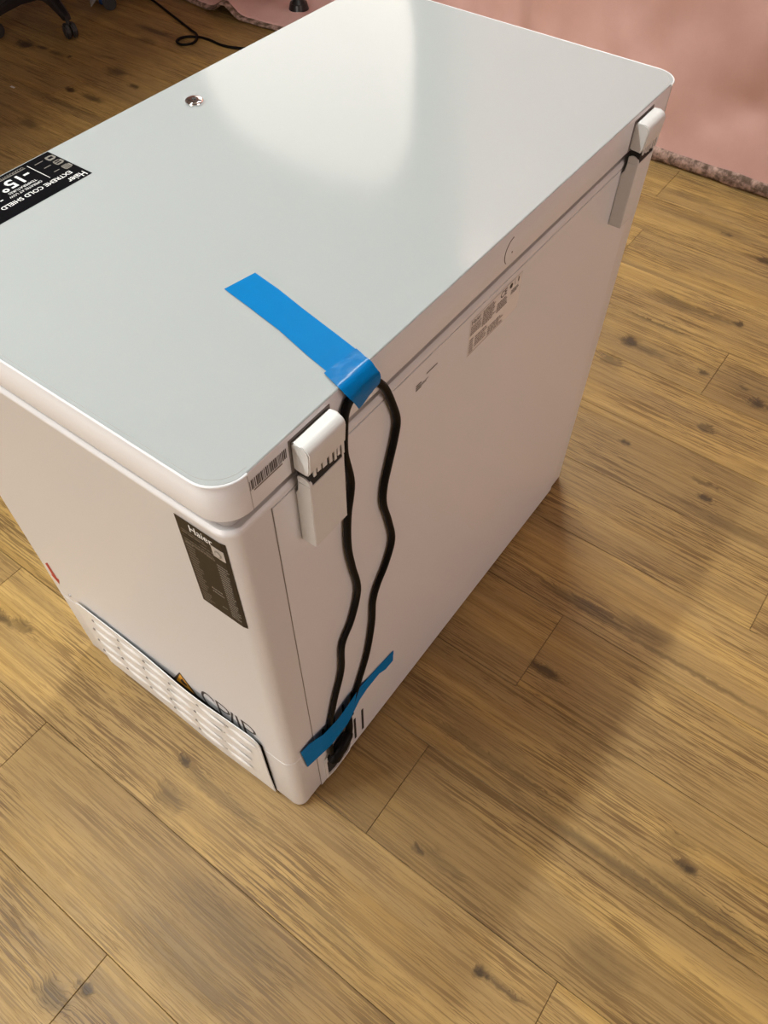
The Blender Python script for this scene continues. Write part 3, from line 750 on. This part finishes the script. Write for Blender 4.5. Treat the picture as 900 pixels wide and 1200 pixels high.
# ------------------------------------------------------------------ softbox on its stand (behind the freezer, pole foot in view)
SB = thing('soft_light', (2.385, 2.0, .035), 'lit softbox on a black pole stand beside the left end of the pink sheet', 'light')
bm = bmesh.new(); cyl(bm, (2.385, 2.0, .80), .0140, 1.50, 'Z', 16)
fin('pole', bm, 'black', SB, (2.385, 2.0, .035), True)
bm = bmesh.new(); cyl(bm, (2.385, 2.0, .047), .040, .022, 'Z', 24, .034); cyl(bm, (2.385, 2.0, .066), .030, .018, 'Z', 20, .016)
fin('base', bm, 'black', SB, (2.385, 2.0, .035), True)
octo = [(math.copysign(abs(math.cos(a))**.62, math.cos(a)), math.copysign(abs(math.sin(a))**.62, math.sin(a))) for a in [2*math.pi*k/40 for k in range(40)]]
def softbox(root, c, n, hw, hh, mat, shift=0):
    n = Vector(n).normalized(); u_ = Vector((0, 0, 1)).cross(n).normalized(); v_ = n.cross(u_); c = Vector(c)
    bm = bmesh.new()
    f = [bm.verts.new(c+u_*(hw*a)+v_*(hh*b)) for a, b in octo]; bk = [bm.verts.new(c-n*.20+u_*(hw*a*.2+shift)+v_*(hh*b*.2)) for a, b in octo]
    for k in range(40): bm.faces.new((f[k], f[(k+1) % 40], bk[(k+1) % 40], bk[k]))
    bm.faces.new(bk); fin('softbox_shell', bm, 'black', root, c, True)
    bm = bmesh.new(); bm.faces.new([bm.verts.new(c+n*.002+u_*(hw*.985*a)+v_*(hh*.985*b)) for a, b in octo]); fin('diffuser', bm, mat, root, c)
softbox(SB, (2.20, 1.87, 1.70), (-1, 0, 0), .57, .50, 'softbox', -.1)
# two unseen fill softboxes, added to brighten the freezer's side and back
for (px, py, pz), nn, hw, hh, mt_, lb in (((-2.5, .45, 1.0), (1, 0, 0), .65, .60, 'fill_side', 'added unseen fill softbox facing the label side of the freezer'), ((.45, -2.1, .72), (0, 1, .0), .65, .60, 'fill_back', 'added unseen fill softbox facing the cord side of the freezer')):
    q = Vector((px, py, 0))-Vector(nn)*.26
    r = thing('soft_light', q, lb, 'light')
    bm = bmesh.new(); cyl(bm, (q.x, q.y, .6), .0145, 1.2, 'Z', 16); fin('pole', bm, 'black', r, q, True)
    bm = bmesh.new(); cyl(bm, (q.x, q.y, .0125), .16, .025, 'Z', 24, .12); fin('base', bm, 'black', r, q, True)
    softbox(r, (px, py, pz), nn, hw, hh, mt_)

# ------------------------------------------------------------------ loose black cable on the far floor
cb = [(2.148, 2.60, .006), (2.095, 2.435, .005), (2.042, 2.278, .005), (2.012, 2.205, .009), (1.975, 2.178, .006), (1.945, 2.178, .005), (1.922, 2.200, .005), (1.932, 2.236, .005), (1.972, 2.240, .005), (2.007, 2.200, .005), (2.016, 2.147, .005), (2.011, 2.066, .005), (2.035, 1.995, .005), (2.09, 1.90, .005), (2.12, 1.75, .005)]
bm = bmesh.new(); tube(bm, spline([(2.19, 2.80, .006)]+cb, 6), .0046, 8)
o = fin('cable', bm, 'rubber', None, (2.0, 2.2, 0), True, 60); tag(o, 'thin black cable with one loop lying on the far floor by the pink sheet', 'cable')

# ------------------------------------------------------------------ office chair (one leg and castor in view)
CX, CY = 1.795, 2.820
ch = thing('office_chair', (CX, CY, 0), 'black office chair with star base in the dark far corner', 'chair')
bm = bmesh.new(); cyl(bm, (CX, CY, .105), .038, .07, 'Z', 24, .032); fin('hub', bm, 'chair', ch, (CX, CY, .1), True)
bm = bmesh.new(); cyl(bm, (CX, CY, .27), .025, .28, 'Z', 20); fin('gas_column', bm, 'chair', ch, (CX, CY, .2), True)
for k in range(5):
    a = math.radians(-108.5-72*k); d = Vector((math.cos(a), math.sin(a), 0)); s = Vector((-d.y, d.x, 0))
    bm = bmesh.new(); prev = None
    for t, wd, zt, zb in ((.03, .024, .130, .075), (.12, .021, .118, .080), (.20, .018, .100, .072), (.245, .016, .088, .064), (.256, .010, .082, .066)):
        c = Vector((CX, CY, 0))+d*t
        ring = [bm.verts.new(c+s*q*wd+Vector((0, 0, z))) for q, z in ((-1, zb), (1, zb), (1, zt-.008), (.55, zt), (-.55, zt), (-1, zt-.008))]
        if prev:
            for q in range(6): bm.faces.new((prev[q], prev[(q+1) % 6], ring[(q+1) % 6], ring[q]))
        else: bm.faces.new(ring)
        prev = ring
    bm.faces.new(prev); leg = fin('leg', bm, 'chair', ch, (CX+d.x*.15, CY+d.y*.15, .09), True, 30)
    wc = Vector((CX, CY, 0))+d*.245
    bm = bmesh.new()
    for q in (-.013, .013):
        r = bmesh.ops.create_cone(bm, cap_ends=True, segments=20, radius1=.027, radius2=.027, depth=.019, matrix=Matrix.Translation(wc+s*q+Vector((0, 0, .0275))) @ s.to_track_quat('Z', 'Y').to_matrix().to_4x4())
    bmesh.ops.bevel(bm, geom=[e for e in bm.edges if len(e.link_faces) == 2 and e.calc_face_angle(0) > 1.2], offset=.005, segments=2, affect='EDGES')
    cyl(bm, tuple(wc+Vector((0, 0, .060))), .008, .03, 'Z', 10)
    fin('castor', bm, 'castor', leg, tuple(wc), True, 40)
bm = bmesh.new(); prism(bm, [(rrect(CX-.23, CY-.23, CX+.23, CY+.23, .08, 6), .41), (rrect(CX-.25, CY-.24, CX+.25, CY+.24, .10, 6), .44), (rrect(CX-.22, CY-.22, CX+.22, CY+.22, .09, 6), .485)])
fin('seat', bm, 'bag', ch, (CX, CY, .45), True, 60)
bm = bmesh.new(); box(bm, (CX-.20, CY+.20, .56), (CX+.20, CY+.26, 1.05), .025, 3); box(bm, (CX-.03, CY+.10, .40), (CX+.03, CY+.27, .425), .005, 1); box(bm, (CX-.03, CY+.25, .40), (CX+.03, CY+.275, .70), .005, 1)
fin('backrest', bm, 'bag', ch, (CX, CY+.22, .8), True, 50)

# ------------------------------------------------------------------ small things at the far edge of view
def lump(name, c, r, mat, label, cat, seed, seg=3):
    bm = bmesh.new(); bmesh.ops.create_icosphere(bm, subdivisions=seg, radius=1)
    for v in bm.verts:
        n = 1+.22*noise.noise(v.co*1.8+Vector((seed, 0, 0))); v.co = Vector((v.co.x*r[0]*n, v.co.y*r[1]*n, v.co.z*r[2]*n))
        v.co.z = max(v.co.z, -r[2]*.8)
    z0 = min(v.co.z for v in bm.verts)
    for v in bm.verts: v.co += Vector((c[0], c[1], -z0+.0005))
    o = fin(name, bm, mat, None, (c[0], c[1], 0), True, 80); return tag(o, label, cat)
lump('cloth_bag', (2.10, 2.80), (.085, .065, .07), 'bag', 'dark purplish cloth bag lying beside the small blue ball', 'bag', 1)
lump('cloth_bag', (2.165, 2.68), (.045, .040, .06), 'black', 'smaller black bundle between the dark bag and the cable end', 'bag', 5)
lump('ball', (2.005, 2.735), (.016, .016, .016), 'blue', 'small round blue item on the far floor', 'ball', 2, 2)
bm = bmesh.new()
P = [(1.952, 2.748), (2.03, 2.775), (2.04, 2.80), (1.99, 2.80)]
a = [bm.verts.new((x, y, .0008+.02*k*(k < 3))) for k, (x, y) in enumerate(P)]; b = [bm.verts.new((v.co.x, v.co.y, v.co.z+.0008)) for v in a]
bm.faces.new(a[::-1]); bm.faces.new(b)
for k in range(4): bm.faces.new((a[k], a[(k+1) % 4], b[(k+1) % 4], b[k]))
o = fin('paper_scrap', bm, 'paper', None, (1.99, 2.78, 0)); tag(o, 'pointed white paper scrap on the far floor left of the blue ball', 'paper')
bm = bmesh.new(); box(bm, (1.318, 2.432, .0003), (1.326, 2.452, .0018), .0004, 1)
o = fin('paper_scrap', bm, 'paper', None, (1.322, 2.442, 0)); tag(o, 'tiny pale scrap alone on the floor at the left edge', 'paper')
